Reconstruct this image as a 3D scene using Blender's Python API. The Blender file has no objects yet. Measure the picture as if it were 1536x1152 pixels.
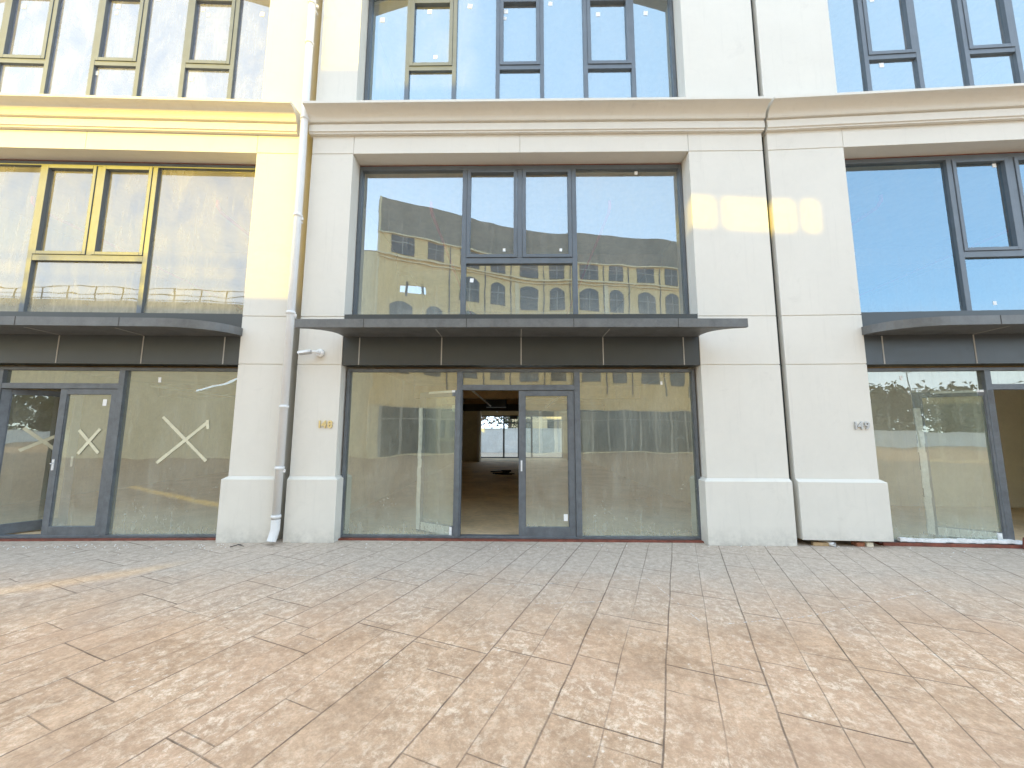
import bpy, bmesh, math, random
from math import sin, cos, tan, radians, pi, atan2, sqrt
from mathutils import Vector, Matrix
random.seed(7)
S = bpy.context.scene
COL = S.collection
# ------------------------------------------------------------------ camera
F, PITCH, YAW, ROLL, CAMH = 585.0, radians(6.9), radians(.86), radians(.16), 1.6
cam = bpy.data.cameras.new('camera'); cam_o = bpy.data.objects.new('camera', cam); COL.objects.link(cam_o)
cam.sensor_width = 36; cam.lens = F/1536*36; cam.clip_start = .05; cam.clip_end = 3000
fw = Vector((-sin(YAW)*cos(PITCH), cos(YAW)*cos(PITCH), sin(PITCH)))
rt = Vector((cos(YAW), sin(YAW), 0)); up = rt.cross(fw)
r2 = rt*cos(ROLL)+up*sin(ROLL); u2 = -rt*sin(ROLL)+up*cos(ROLL)
M = Matrix((r2, u2, -fw)).transposed().to_4x4(); M.translation = (0, -5.85, CAMH)
cam_o.matrix_world = M
S.camera = cam_o
# ------------------------------------------------------------------ light
SUN_EL, SUN_AZ = radians(15.5), radians(30)          # sun behind the camera, to the left
w = bpy.data.worlds.new('World'); S.world = w; w.use_nodes = True
nt = w.node_tree; sk = nt.nodes.new('ShaderNodeTexSky'); sk.sky_type = 'NISHITA'; sk.sun_disc = False
sk.sun_elevation = SUN_EL; sk.sun_rotation = pi + SUN_AZ; sk.altitude = 600; sk.air_density = .8; sk.dust_density = .15; sk.ozone_density = 1.2
bg = nt.nodes['Background']; bg.inputs[1].default_value = .15
wm = nt.nodes.new('ShaderNodeMix'); wm.data_type = 'RGBA'; wm.blend_type = 'MULTIPLY'; wm.inputs[0].default_value = 1
wm.inputs[7].default_value = (1.18, 1.0, .84, 1)          # the photograph's warm white balance
cp = nt.nodes.new('ShaderNodeMix'); cp.data_type = 'RGBA'; cp.blend_type = 'DARKEN'; cp.inputs[0].default_value = 1
cp.inputs[7].default_value = (3.1, 4.1, 5.6, 1)           # no white glare band along the horizon
nt.links.new(sk.outputs[0], cp.inputs[6]); ev = nt.nodes.new('ShaderNodeMix'); ev.data_type = 'RGBA'; ev.inputs[0].default_value = .62
ev.inputs[7].default_value = (1.75, 2.5, 3.5, 1)          # thin even winter haze veil
nt.links.new(cp.outputs[2], ev.inputs[6]); nt.links.new(ev.outputs[2], wm.inputs[6]); nt.links.new(wm.outputs[2], bg.inputs[0])
sl = bpy.data.lights.new('sun', 'SUN'); sl.energy = 2.0; sl.angle = radians(.5); sl.color = (.44, .30, .004)
so = bpy.data.objects.new('sun', sl); COL.objects.link(so)
sdir = Vector((-sin(SUN_AZ)*cos(SUN_EL), -cos(SUN_AZ)*cos(SUN_EL), sin(SUN_EL)))
so.rotation_euler = sdir.to_track_quat('Z', 'Y').to_euler(); so.location = (-20, -40, 30)
S.view_settings.view_transform = 'Standard'; S.view_settings.look = 'None'
S.view_settings.exposure = 2.9; S.view_settings.gamma = 1
S.render.engine = 'CYCLES'
S.cycles.use_denoising = True; S.cycles.max_bounces = 10; S.cycles.transparent_max_bounces = 16
S.cycles.diffuse_bounces = 5; S.cycles.glossy_bounces = 4; S.cycles.sample_clamp_indirect = 6

# ------------------------------------------------------------------ materials
MATS = {}
def newmat(n):
    m = bpy.data.materials.new(n); m.use_nodes = True; MATS[n] = m
    t = m.node_tree; t.nodes.clear(); o = t.nodes.new('ShaderNodeOutputMaterial')
    return m, t, o
class NG:
    def __init__(s, t): s.t = t
    def n(s, ty, **k):
        x = s.t.nodes.new(ty)
        for a, b in k.items(): setattr(x, a, b)
        return x
    def L(s, a, b): s.t.links.new(a, b)
    def math(s, op, a, b=None, c=None):
        x = s.n('ShaderNodeMath', operation=op)
        for i, v in enumerate((a, b, c)):
            if v is None: continue
            if isinstance(v, (int, float)): x.inputs[i].default_value = v
            else: s.L(v, x.inputs[i])
        return x.outputs[0]
    def noise(s, vec, scale, detail=4, rough=.6, dist=0, dim='3D'):
        x = s.n('ShaderNodeTexNoise', noise_dimensions=dim); x.inputs['Scale'].default_value = scale
        x.inputs['Detail'].default_value = detail; x.inputs['Roughness'].default_value = rough; x.inputs['Distortion'].default_value = dist
        if vec is not None: s.L(vec, x.inputs['Vector'])
        return x.outputs['Fac']
    def ramp(s, v, a, b, lo=0., hi=1.):
        x = s.n('ShaderNodeMapRange'); x.clamp = True
        for i, q in zip((1, 2, 3, 4), (a, b, lo, hi)): x.inputs[i].default_value = q
        s.L(v, x.inputs[0]); return x.outputs[0]
    def mix(s, f, a, b):
        x = s.n('ShaderNodeMix', data_type='RGBA')
        if isinstance(f, (int, float)): x.inputs[0].default_value = f
        else: s.L(f, x.inputs[0])
        for i, v in ((6, a), (7, b)):
            if isinstance(v, tuple): x.inputs[i].default_value = (*v[:3], 1)
            else: s.L(v, x.inputs[i])
        return x.outputs[2]
    def scaled(s, vec, sc):
        x = s.n('ShaderNodeMapping'); x.inputs['Scale'].default_value = sc; s.L(vec, x.inputs[0]); return x.outputs[0]

def plain(name, col, rough=.6, metal=0., var=.12, vscale=3., bump=.0, bscale=60., spec=.4, streak=0., foot=0.):
    m, t, o = newmat(name); g = NG(t); b = g.n('ShaderNodeBsdfPrincipled')
    tc = g.n('ShaderNodeTexCoord').outputs['Object']
    f = g.noise(tc, vscale, 6, .65); f2 = g.noise(tc, vscale*9, 3, .6)
    f = g.math('ADD', g.math('MULTIPLY', f, .7), g.math('MULTIPLY', f2, .3))
    dk = tuple(c*(1-var*1.6) for c in col); lt = tuple(min(1, c*(1+var)) for c in col)
    c = g.mix(g.ramp(f, .3, .7), dk, lt)
    if streak:
        sv = g.noise(g.scaled(tc, (6, 6, .35)), 2.2, 5, .7)
        c = g.mix(g.ramp(sv, .56, .8, 0, streak), c, tuple(q*.62 for q in col))
    if foot:
        zz = g.n('ShaderNodeSeparateXYZ'); g.L(tc, zz.inputs[0])
        ft = g.math('MULTIPLY', g.ramp(zz.outputs[2], .02, .28, 1, 0), g.ramp(g.noise(tc, 7, 6, .7), .35, .65, .0, foot))
        ft = g.math('ADD', ft, g.math('MULTIPLY', g.ramp(g.noise(tc, 2.3, 8, .75, .8), .58, .78, 0, 1), foot*.35))
        c = g.mix(ft, c, tuple(q*.55 for q in col))
    g.L(c, b.inputs['Base Color']); b.inputs['Roughness'].default_value = rough; b.inputs['Metallic'].default_value = metal
    b.inputs['Specular IOR Level'].default_value = spec
    g.L(g.ramp(f2, .3, .7, rough*.85, min(1, rough*1.15)), b.inputs['Roughness'])
    if bump:
        bp = g.n('ShaderNodeBump'); bp.inputs['Strength'].default_value = bump; bp.inputs['Distance'].default_value = .004
        g.L(g.noise(tc, bscale, 4, .7), bp.inputs['Height']); g.L(bp.outputs[0], b.inputs['Normal'])
    g.L(b.outputs[0], o.inputs[0]); return m

def glass(name, f0=.22, tint=(.72, .78, .74), dust=.10, dustcol=(.62, .60, .52), refl=(1, 1, 1), low=None, warp=.03, specks=0.):
    """thin coated glass pane with a film of building dust; low=(z0,z1): dirt splashed up from the sill"""
    m, t, o = newmat(name); g = NG(t)
    tco = g.n('ShaderNodeTexCoord').outputs['Object']
    tr = g.n('ShaderNodeBsdfTransparent'); tr.inputs[0].default_value = (*tint, 1)
    gl = g.n('ShaderNodeBsdfGlossy'); gl.inputs['Roughness'].default_value = .0; gl.inputs[0].default_value = (*refl, 1)
    if warp:
        bp = g.n('ShaderNodeBump'); bp.inputs['Strength'].default_value = warp; bp.inputs['Distance'].default_value = .05
        g.L(g.noise(g.scaled(tco, (1, 1, 1.6)), 1.7, 1, .4), bp.inputs['Height']); g.L(bp.outputs[0], gl.inputs['Normal'])
    lw = g.n('ShaderNodeLayerWeight'); lw.inputs[0].default_value = .5
    fac = g.ramp(g.math('POWER', lw.outputs['Facing'], 4.5), 0., 1., f0, 1.)
    mx = g.n('ShaderNodeMixShader'); g.L(fac, mx.inputs[0]); g.L(tr.outputs[0], mx.inputs[1]); g.L(gl.outputs[0], mx.inputs[2])
    df = g.n('ShaderNodeBsdfDiffuse'); df.inputs[0].default_value = (*dustcol, 1)
    n1 = g.ramp(g.noise(g.scaled(tco, (1.6, 1.6, .8)), 1.4, 7, .7, .6), .35, .75, dust*.55, dust*1.4)
    n2 = g.ramp(g.noise(g.scaled(tco, (9, 9, .7)), 2.5, 4, .7), .52, .78, 0, min(dust*1.1, .12))
    d = g.math('ADD', n1, n2)
    sep = g.n('ShaderNodeSeparateXYZ'); g.L(tco, sep.inputs[0])
    if low:
        a = g.ramp(sep.outputs[2], low[0], low[1], 1, 0); a = g.math('POWER', a, 2.0)
        d = g.math('ADD', d, g.math('MULTIPLY', a, g.ramp(g.noise(tco, 3, 8, .75), .3, .7, .08, .38)))
    if specks:
        v = g.noise(tco, 38, 3, .6); v2 = g.noise(tco, 1.9, 4, .6)
        sp = g.math('MULTIPLY', g.ramp(v, .66, .70, 0, 1), g.ramp(v2, .52, .68, 0, 1))
        if low:
            sp = g.math('MULTIPLY', sp, g.ramp(sep.outputs[2], low[1]*.8, low[1]*2.2, 1, .05))
        d = g.math('ADD', d, g.math('MULTIPLY', sp, specks))
    d = g.math('MINIMUM', d, .92)
    mx2 = g.n('ShaderNodeMixShader'); g.L(d, mx2.inputs[0]); g.L(mx.outputs[0], mx2.inputs[1]); g.L(df.outputs[0], mx2.inputs[2])
    g.L(mx2.outputs[0], o.inputs[0]); return m

WALL = plain('cream_render', (.70, .67, .60), .75, var=.03, vscale=1.2, bump=.4, bscale=160, spec=.25, streak=.2, foot=.6)
FRAME = plain('grey_aluminium', (.125, .145, .165), .42, .12, var=.10, vscale=5, spec=.5)
FRAMEB = plain('dusty_grey_aluminium', (.15, .165, .18), .5, .25, var=.22, vscale=7, spec=.4)
PANEL = plain('grey_sheet_metal', (.05, .056, .057), .34, .1, var=.06, vscale=1.6, spec=.5, streak=.25)
CANOPY = plain('weathered_canopy_metal', (.15, .152, .148), .5, .3, var=.2, vscale=4, spec=.45, streak=.5)
SEAL = plain('pale_sealant', (.42, .40, .36), .8, var=.1)
RUST = plain('rusty_primer', (.22, .07, .045), .8, var=.35, vscale=9, bump=.3, bscale=80)
DARK = plain('dark_gap', (.06, .055, .05), .9)
CONC = plain('raw_concrete', (.74, .68, .54), .85, var=.16, vscale=1.6, bump=.4, bscale=30, streak=.2)
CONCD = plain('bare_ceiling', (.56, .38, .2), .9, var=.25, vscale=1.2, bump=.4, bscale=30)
FLOORI = plain('screed_floor', (.76, .58, .36), .7, var=.25, vscale=1.1, bump=.3, bscale=40)
REDP = plain('red_pipe_paint', (.62, .04, .03), .45)
WHITEP = plain('white_plastic', (.78, .78, .77), .35, var=.03, spec=.5)
PIPEM = plain('painted_pipe', (.74, .74, .73), .4, var=.05, spec=.45, streak=.12)
GLU = glass('upper_glass', .34, (.70, .74, .74), .09, (.74, .73, .72), (.72, .91, 1), warp=.035)
GLUL = glass('dusty_upper_glass', .26, (.70, .74, .74), .30, (.66, .68, .80), (.90, .95, 1), warp=.035)
GLM = glass('middle_glass', .30, (.90, .92, .90), .11, (.66, .65, .56), (.80, .94, 1), low=(3.35, 4.1), warp=.02)
GLML = glass('dusty_middle_glass', .17, (.6, .63, .58), .24, (.66, .64, .54), (.92, .96, 1), low=(3.35, 4.1), warp=.03)
GLMR = glass('clean_middle_glass', .26, (.62, .70, .74), .06, (.62, .62, .60), (.52, .80, 1), low=(3.35, 3.8), warp=.05)
GLS = glass('shop_glass', .22, (.86, .90, .82), .15, (.68, .71, .61), (.92, .97, .88), low=(0, .85), warp=.025, specks=.6)
GLR = glass('rear_glass', .08, (.85, .9, .92), .15, (.8, .8, .8), warp=.0)
GLD = plain('dark_window_glass', (.06, .075, .08), .15, spec=.8)
TAPE = plain('masking_tape', (.66, .63, .46), .8, var=.12, vscale=12, bump=.5, bscale=60)
PAPER = plain('white_sticker', (.86, .86, .84), .7, var=.03)
FILM = plain('torn_protective_film', (.90, .92, .90), .5, var=.2, vscale=14, bump=.8, bscale=30)
GOLD = plain('brass_digit', (.78, .62, .30), .4, .3)
STEEL = plain('brushed_digit', (.52, .52, .50), .4, .5)
CAMG = plain('grey_plastic', (.42, .42, .42), .4)
WARM = plain('ochre_render', (.92, .66, .33), .8, var=.05, streak=.1)
WARML = plain('pale_ochre_render', (.88, .72, .46), .8, var=.05, streak=.1)
GREYB = plain('grey_parapet', (.28, .26, .22), .85, var=.08, streak=.2)
BRICK = plain('brick_red', (.34, .14, .08), .9, var=.3, vscale=20)
WOOD = plain('raw_timber', (.48, .34, .19), .8, var=.25, vscale=14)
BARK = plain('bark', (.16, .12, .09), .9, var=.3, vscale=6)
LEAF = plain('dark_leaf', (.055, .075, .035), .7, var=.35, vscale=3)

# pavement: stamped concrete boards, 0.6 m strips running 22 degrees off the facade normal
def pavement_mat():
    m, t, o = newmat('stamped_concrete'); g = NG(t); b = g.n('ShaderNodeBsdfPrincipled')
    tc = g.n('ShaderNodeTexCoord').outputs['Object']
    wob = g.noise(tc, .9, 2, .5); wob2 = g.noise(tc, 7, 3, .6)
    sp = g.n('ShaderNodeSeparateXYZ'); g.L(tc, sp.inputs[0]); X, Y = sp.outputs[0], sp.outputs[1]
    a = radians(22.0)
    w_ = g.math('ADD', g.math('MULTIPLY', g.math('SUBTRACT', wob, .5), .035), g.math('MULTIPLY', g.math('SUBTRACT', wob2, .5), .008))
    v = g.math('ADD', g.math('SUBTRACT', g.math('MULTIPLY', X, cos(a)), g.math('MULTIPLY', Y, sin(a))), w_)
    u = g.math('ADD', g.math('ADD', g.math('MULTIPLY', X, sin(a)), g.math('MULTIPLY', Y, cos(a))), w_)
    vs = g.math('SUBTRACT', v, .25)
    def line(d, w0, w1):    # 1 on the line, 0 away
        return g.ramp(d, w0, w1, 1, 0)
    def dist(x, period):
        f = g.math('FRACT', g.math('DIVIDE', x, period)); f = g.math('ABSOLUTE', g.math('SUBTRACT', f, .5))
        return g.math('MULTIPLY', g.math('SUBTRACT', .5, f), period)
    big = line(dist(vs, .6), .0028, .0068)
    r6 = g.math('FLOOR', g.math('DIVIDE', vs, .6)); r3 = g.math('FLOOR', g.math('DIVIDE', vs, .3))
    fade = g.ramp(g.noise(tc, .8, 3, .6), .34, .56, .15, 1)
    small = g.math('MULTIPLY', line(dist(vs, .3), .002, .005), fade)
    def rnd(x, k):
        wn = g.n('ShaderNodeTexWhiteNoise', noise_dimensions='1D'); g.L(g.math('ADD', x, k), wn.inputs['W']); return wn.outputs['Value']
    o6 = g.math('MULTIPLY', rnd(r6, 3.3), 1.35); o3 = g.math('MULTIPLY', rnd(r3, 7.7), 1.35)
    c6 = line(dist(g.math('ADD', u, o6), 1.35), .0025, .006)
    c3 = g.math('MULTIPLY', line(dist(g.math('ADD', u, o3), 1.35), .002, .005), g.ramp(g.noise(tc, 1.3, 2, .5), .36, .5))
    c6 = g.math('MULTIPLY', c6, g.ramp(g.noise(tc, 1.1, 2, .5, 1), .3, .42))
    groove = g.math('MAXIMUM', g.math('MAXIMUM', big, g.math('MULTIPLY', small, .75)), g.math('MAXIMUM', c6, g.math('MULTIPLY', c3, .8)))
    gm = g.ramp(g.noise(tc, 3.5, 4, .6), .3, .6, .45, 1); gdark = g.math('MULTIPLY', groove, gm)
    # board tone differences
    tone = g.math('ADD', g.math('MULTIPLY', rnd(r3, 1.1), .5), g.math('MULTIPLY', rnd(r6, 9.1), .5))
    # stretched stone-grain coordinates along the boards
    cb = g.n('ShaderNodeCombineXYZ'); g.L(g.math('MULTIPLY', v, 1.12), cb.inputs[0]); g.L(u, cb.inputs[1])
    gv = cb.outputs[0]
    n1 = g.noise(tc, 2.6, 10, .78, .4); n2 = g.noise(gv, 11, 11, .88, .2); n3 = g.noise(tc, 60, 4, .7)
    n4 = g.noise(tc, .7, 4, .6)
    nm = g.noise(tc, 17, 8, .85, .2)
    base = g.mix(g.ramp(g.math('ADD', g.math('MULTIPLY', n1, .5), g.math('MULTIPLY', nm, .5)), .40, .60), (.335, .205, .125), (.74, .485, .315))
    base = g.mix(g.ramp(n4, .42, .64, 0, .35), base, (.66, .42, .29))
    base = g.mix(g.math('MULTIPLY', tone, .05), base, (.52, .42, .30))
    base = g.mix(g.ramp(n3, .35, .65, 0, .5), base, (.40, .26, .15))
    # pale efflorescence / release powder
    ef = g.math('MULTIPLY', g.ramp(n2, .49, .58), g.ramp(g.noise(tc, 1.25, 5, .65, .5), .40, .62, .22, 1))
    base = g.mix(g.math('MULTIPLY', ef, .68), base, (.95, .76, .57))
    wsp = g.math('MULTIPLY', g.ramp(g.noise(gv, 22, 5, .7), .60, .70), g.ramp(g.noise(tc, 2.1, 3, .6), .52, .66))
    base = g.mix(g.math('MULTIPLY', wsp, .8), base, (.88, .83, .75))
    # grey cast of the light along the building's foot, painted into the colour
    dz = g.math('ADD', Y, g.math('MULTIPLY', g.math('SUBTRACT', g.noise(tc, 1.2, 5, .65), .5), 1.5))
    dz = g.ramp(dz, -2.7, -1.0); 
    shade_col = g.mix(g.ramp(n2, .36, .64), (.32, .265, .215), (.60, .52, .43))
    shade_col = g.mix(g.math('MULTIPLY', wsp, .9), shade_col, (.8, .76, .68))
    base = g.mix(g.math('MULTIPLY', dz, .88), base, shade_col)
    base = g.mix(g.math('MULTIPLY', gdark, .78), base, (.11, .08, .06))
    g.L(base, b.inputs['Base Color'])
    g.L(g.ramp(n2, .3, .7, .55, .85), b.inputs['Roughness']); b.inputs['Specular IOR Level'].default_value = .12
    h = g.math('SUBTRACT', g.math('ADD', g.math('MULTIPLY', n2, .35), g.math('MULTIPLY', n3, .10)), g.math('MULTIPLY', groove, 1.0))
    bp = g.n('ShaderNodeBump'); bp.inputs['Strength'].default_value = .8; bp.inputs['Distance'].default_value = .006
    g.L(h, bp.inputs['Height']); g.L(bp.outputs[0], b.inputs['Normal'])
    g.L(b.outputs[0], o.inputs[0]); return m
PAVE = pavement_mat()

# ------------------------------------------------------------------ mesh helpers
class MB:
    def __init__(s): s.v = []; s.f = []; s.sm = []
    def add(s, vs, fs, smooth=False):
        k = len(s.v); s.v += [tuple(q) for q in vs]; s.f += [tuple(i+k for i in f) for f in fs]; s.sm += [smooth]*len(fs); return s
    def box(s, x0, x1, y0, y1, z0, z1):
        x0, x1 = sorted((x0, x1)); y0, y1 = sorted((y0, y1)); z0, z1 = sorted((z0, z1))
        return s.add([(x0,y0,z0),(x1,y0,z0),(x1,y1,z0),(x0,y1,z0),(x0,y0,z1),(x1,y0,z1),(x1,y1,z1),(x0,y1,z1)],
                     [(0,3,2,1),(4,5,6,7),(0,1,5,4),(1,2,6,5),(2,3,7,6),(3,0,4,7)])
    def quad(s, a, b, c, d): return s.add([a, b, c, d], [(0, 1, 2, 3)])
    def ext(s, prof, x0, x1, axis='x', smooth=False):
        """profile [(p,q)] swept along axis: x -> (y,z); z -> (x,y); y -> (x,z)"""
        n = len(prof)
        P = {'x': lambda t, p: (t, p[0], p[1]), 'z': lambda t, p: (p[0], p[1], t), 'y': lambda t, p: (p[0], t, p[1])}[axis]
        vs = [P(x0, p) for p in prof]+[P(x1, p) for p in prof]
        fs = [(i, (i+1) % n, n+(i+1) % n, n+i) for i in range(n)]+[tuple(reversed(range(n))), tuple(range(n, 2*n))]
        return s.add(vs, fs, smooth)
    def tube(s, pts, r, n=16, caps=True, smooth=True):
        pts = [Vector(p) for p in pts]; rs = r if isinstance(r, (list, tuple)) else [r]*len(pts)
        vs = []; prev = None
        for i, p in enumerate(pts):
            d = (pts[min(i+1, len(pts)-1)]-pts[max(i-1, 0)]).normalized()
            a = Vector((0, 0, 1)) if abs(d.z) < .9 else Vector((0, 1, 0))
            if prev is None: u = d.cross(a).normalized()
            else: u = (prev-d*prev.dot(d)).normalized()
            prev = u; v = d.cross(u)
            for k in range(n):
                t = 2*pi*k/n; vs.append(p+(u*cos(t)+v*sin(t))*rs[i])
        fs = []
        for i in range(len(pts)-1):
            for k in range(n):
                fs.append((i*n+k, i*n+(k+1) % n, (i+1)*n+(k+1) % n, (i+1)*n+k))
        s.add(vs, fs, smooth)
        if caps:
            k0 = len(s.v)-len(vs); s.f += [tuple(k0+i for i in reversed(range(n))), tuple(k0+len(vs)-n+i for i in range(n))]; s.sm += [False]*2
        return s
    def build(s, name, mat, parent=None, bevel=0, loc=None):
        me = bpy.data.meshes.new(name); me.from_pydata([tuple(v) for v in s.v], [], s.f)
        for p, q in zip(me.polygons, s.sm): p.use_smooth = q
        bm = bmesh.new(); bm.from_mesh(me); bmesh.ops.recalc_face_normals(bm, faces=bm.faces); bm.to_mesh(me); bm.free()
        me.materials.append(mat); me.update()
        o = bpy.data.objects.new(name, me); COL.objects.link(o)
        if parent is not None: o.parent = parent
        if loc is not None: o.location = loc
        if bevel:
            b = o.modifiers.new('bevel', 'BEVEL'); b.width = bevel; b.segments = 2; b.limit_method = 'ANGLE'; b.angle_limit = radians(40)
        return o
def tag(o, label=None, cat=None, group=None, kind=None):
    if label: o['label'] = label
    if cat: o['category'] = cat
    if group: o['group'] = group
    if kind: o['kind'] = kind
    return o
def empty(name, loc=(0, 0, 0), rz=0, parent=None):
    o = bpy.data.objects.new(name, None); COL.objects.link(o); o.location = loc; o.rotation_euler = (0, 0, rz); o.empty_display_size = .2
    if parent: o.parent = parent
    return o
def frame_rect(mb, x0, x1, z0, z1, w, y0, y1, wb=None, wt=None):
    wb = w if wb is None else wb; wt = w if wt is None else wt
    mb.box(x0, x0+w, y0, y1, z0, z1); mb.box(x1-w, x1, y0, y1, z0, z1)
    mb.box(x0+w, x1-w, y0, y1, z0, z0+wb); mb.box(x0+w, x1-w, y0, y1, z1-wt, z1)
def pane(mb, x0, x1, z0, z1, y): mb.quad((x0, y, z0), (x1, y, z0), (x1, y, z1), (x0, y, z1))

# ------------------------------------------------------------------ pavement
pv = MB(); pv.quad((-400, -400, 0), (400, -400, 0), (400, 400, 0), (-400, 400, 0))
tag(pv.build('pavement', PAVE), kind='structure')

# ------------------------------------------------------------------ the shop building, bay by bay
HO = 2.73                                  # half width of every opening
def arch_z(s): return 9.42+.52*(1-(s/HO)**2)
def wall_bay(root, sL, sR, zb, cL, cR):
    T = .45; TOP = 10.9
    for a, b in ((sL, -HO), (HO, sR)):
        inner = b if b == -HO else a
        W = MB(); PL = MB()
        W.box(a, b, 0, T, .93, 2.599); W.box(a, b, 0, T, 2.611, 3.354); W.box(a, b, 0, T, 3.366, 6.099)
        W.box(a+.004, b-.004, .012, T-.004, .90, 6.12)
        # plinth, splayed shoulder; stands 60 mm proud on the front and on the opening side
        e0, e1 = (a, b+.06) if inner == b else (a-.06, b)
        t0, t1 = (a, b) if inner == b else (a, b)
        PL.add([(e0,-.06,zb),(e1,-.06,zb),(e1,T,zb),(e0,T,zb),(e0,-.06,.89),(e1,-.06,.89),(e1,T,.89),(e0,T,.89),
               (t0,0,.93),(t1,0,.93),(t1,T,.93),(t0,T,.93)],
              [(0,3,2,1),(0,1,5,4),(1,2,6,5),(2,3,7,6),(3,0,4,7),(4,5,9,8),(5,6,10,9),(6,7,11,10),(7,4,8,11),(8,9,10,11)])
        W.box(a, b, 0, T, 6.111, 6.42)
        W.box(a+.001, b-.001, 0.001, T, 6.40, 6.81); W.box(a, b, 0, T, 6.80, TOP)
        W.build('pier', WALL, root, bevel=.004); PL.build('plinth', WALL, root, bevel=.004)
    W = MB()
    # architrave over the opening, jointed in the middle
    W.box(-HO+.006, -.004, 0, T, 6.105, 6.42); W.box(.004, HO-.006, 0, T, 6.105, 6.42)
    W.box(-HO, HO, .012, T-.004, 6.107, 6.5)
    W.box(-HO, HO, .1, T, 6.5, 6.82)
    W.build('architrave', WALL, root, bevel=.004); W = MB()
    # arched head over the upper opening
    N = 28
    pr = [(-HO+2*HO*i/N, arch_z(-HO+2*HO*i/N)) for i in range(N+1)]+[(HO, TOP), (-HO, TOP)]
    W.ext(pr, 0, T, 'y')
    W.build('arched_head', WALL, root, bevel=.004)
    C = MB()
    cove = [(-.11-.17*(1-cos(t))**1.0, 6.615+.135*sin(t)) for t in [i*pi/2/8 for i in range(9)]]
    prof = [(.2, 6.422), (-.055, 6.422), (-.055, 6.445), (-.075, 6.452), (-.075, 6.57), (-.055, 6.585), (-.055, 6.597), (-.10, 6.597), (-.11, 6.615)]+cove+[(-.30, 6.752), (-.30, 6.792), (.2, 6.85)]
    C.ext(prof, cL, cR, 'x')
    C.build('cornice', WALL, root)
def upper_window(root, stickers=(), gm=None):
    f = MB(); Y0, Y1, G = .27, .36, .315
    zb = 6.86
    frame_rect(f, -HO+.015, HO-.015, zb, 9.42, .055, Y0, Y1, wt=.001)
    cas = [(-1.985, -1.155), (-.39, .39), (1.155, 1.985)]
    N = 24; a0 = -HO+.015; b0 = HO-.015
    hd = [(a0+(b0-a0)*i/N, arch_z(a0+(b0-a0)*i/N)-.06) for i in range(N+1)]+[(a0+(b0-a0)*i/N, arch_z(a0+(b0-a0)*i/N)+.0) for i in range(N, -1, -1)]
    for i in range(N):
        q = [hd[i], hd[i+1], hd[2*N-i], hd[2*N+1-i]]; f.ext(q, Y0, Y1, 'y')
    for a, b in cas:
        for s in (a, b): f.box(s-.035, s+.035, Y0, Y1, zb+.055, arch_z(s)-.05)
        f.box(a+.035, b-.035, Y0+.003, Y1, 7.895, 7.975); f.box(a+.035, b-.035, Y0+.003, Y1, 9.30, 9.37)
    win = f.build('window', FRAME, root, bevel=.004)
    for a, b in cas:
        c = MB(); frame_rect(c, a+.038, b-.038, 7.978, 9.297, .062, Y0-.012, Y1-.02); c.build('casement', FRAME, win, bevel=.004)
    p = MB()
    pr = [(a0+(b0-a0)*i/N, arch_z(a0+(b0-a0)*i/N)-.02) for i in range(N+1)]+[(b0, zb+.02), (a0, zb+.02)]
    p.add([(x, G, z) for x, z in pr], [tuple(range(len(pr)))]); p.build('pane', gm or GLU, win)
    stick(win, stickers, G); return win
def stick(win, pts, G, w=.075, h=.085):
    for q in pts:
        s, z = q[:2]; k = q[2] if len(q) > 2 else 1.
        m = MB(); a = random.uniform(-.12, .12)
        c = [(-w/2*k, -h/2*k), (w/2*k, -h/2*k), (w/2*k, h/2*k), (-w/2*k, h/2*k)]
        m.add([(s+x*cos(a)-y*sin(a), G-.003, z+x*sin(a)+y*cos(a)) for x, y in c], [(0, 1, 2, 3)])
        m.build('sticker', PAPER, win)
def middle_window(root, stickers=(), gm=None):
    f = MB(); Y0, Y1, G = .27, .37, .315
    x0, x1, zb, zt = -HO+.012, HO-.012, 3.40, 6.075
    frame_rect(f, x0, x1, zb, zt, .05, Y0, Y1, wt=.075)
    for s in (-.925, .905): f.box(s-.04, s+.04, Y0-.002, Y1, zb+.05, zt-.075)
    f.box(-.045, .045, Y0, Y1, 4.435, zt-.075)
    f.box(-.885, .865, Y0, Y1, 4.335, 4.435)
    win = f.build('window', FRAME, root, bevel=.004)
    for a, b in ((-.882, -.048), (.048, .862)):
        c = MB(); frame_rect(c, a, b, 4.438, zt-.077, .055, Y0-.014, Y1-.02)
        c.build('casement', FRAME, win, bevel=.004)
    p = MB(); pane(p, x0+.02, x1-.02, zb+.02, zt-.02, G); p.build('pane', gm or GLM, win)
    g = MB(); g.box(-HO+.002, HO-.002, .29, .40, 6.077, 6.104); g.build('head_gap', RUST, win)
    stick(win, stickers, G); return win
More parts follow.
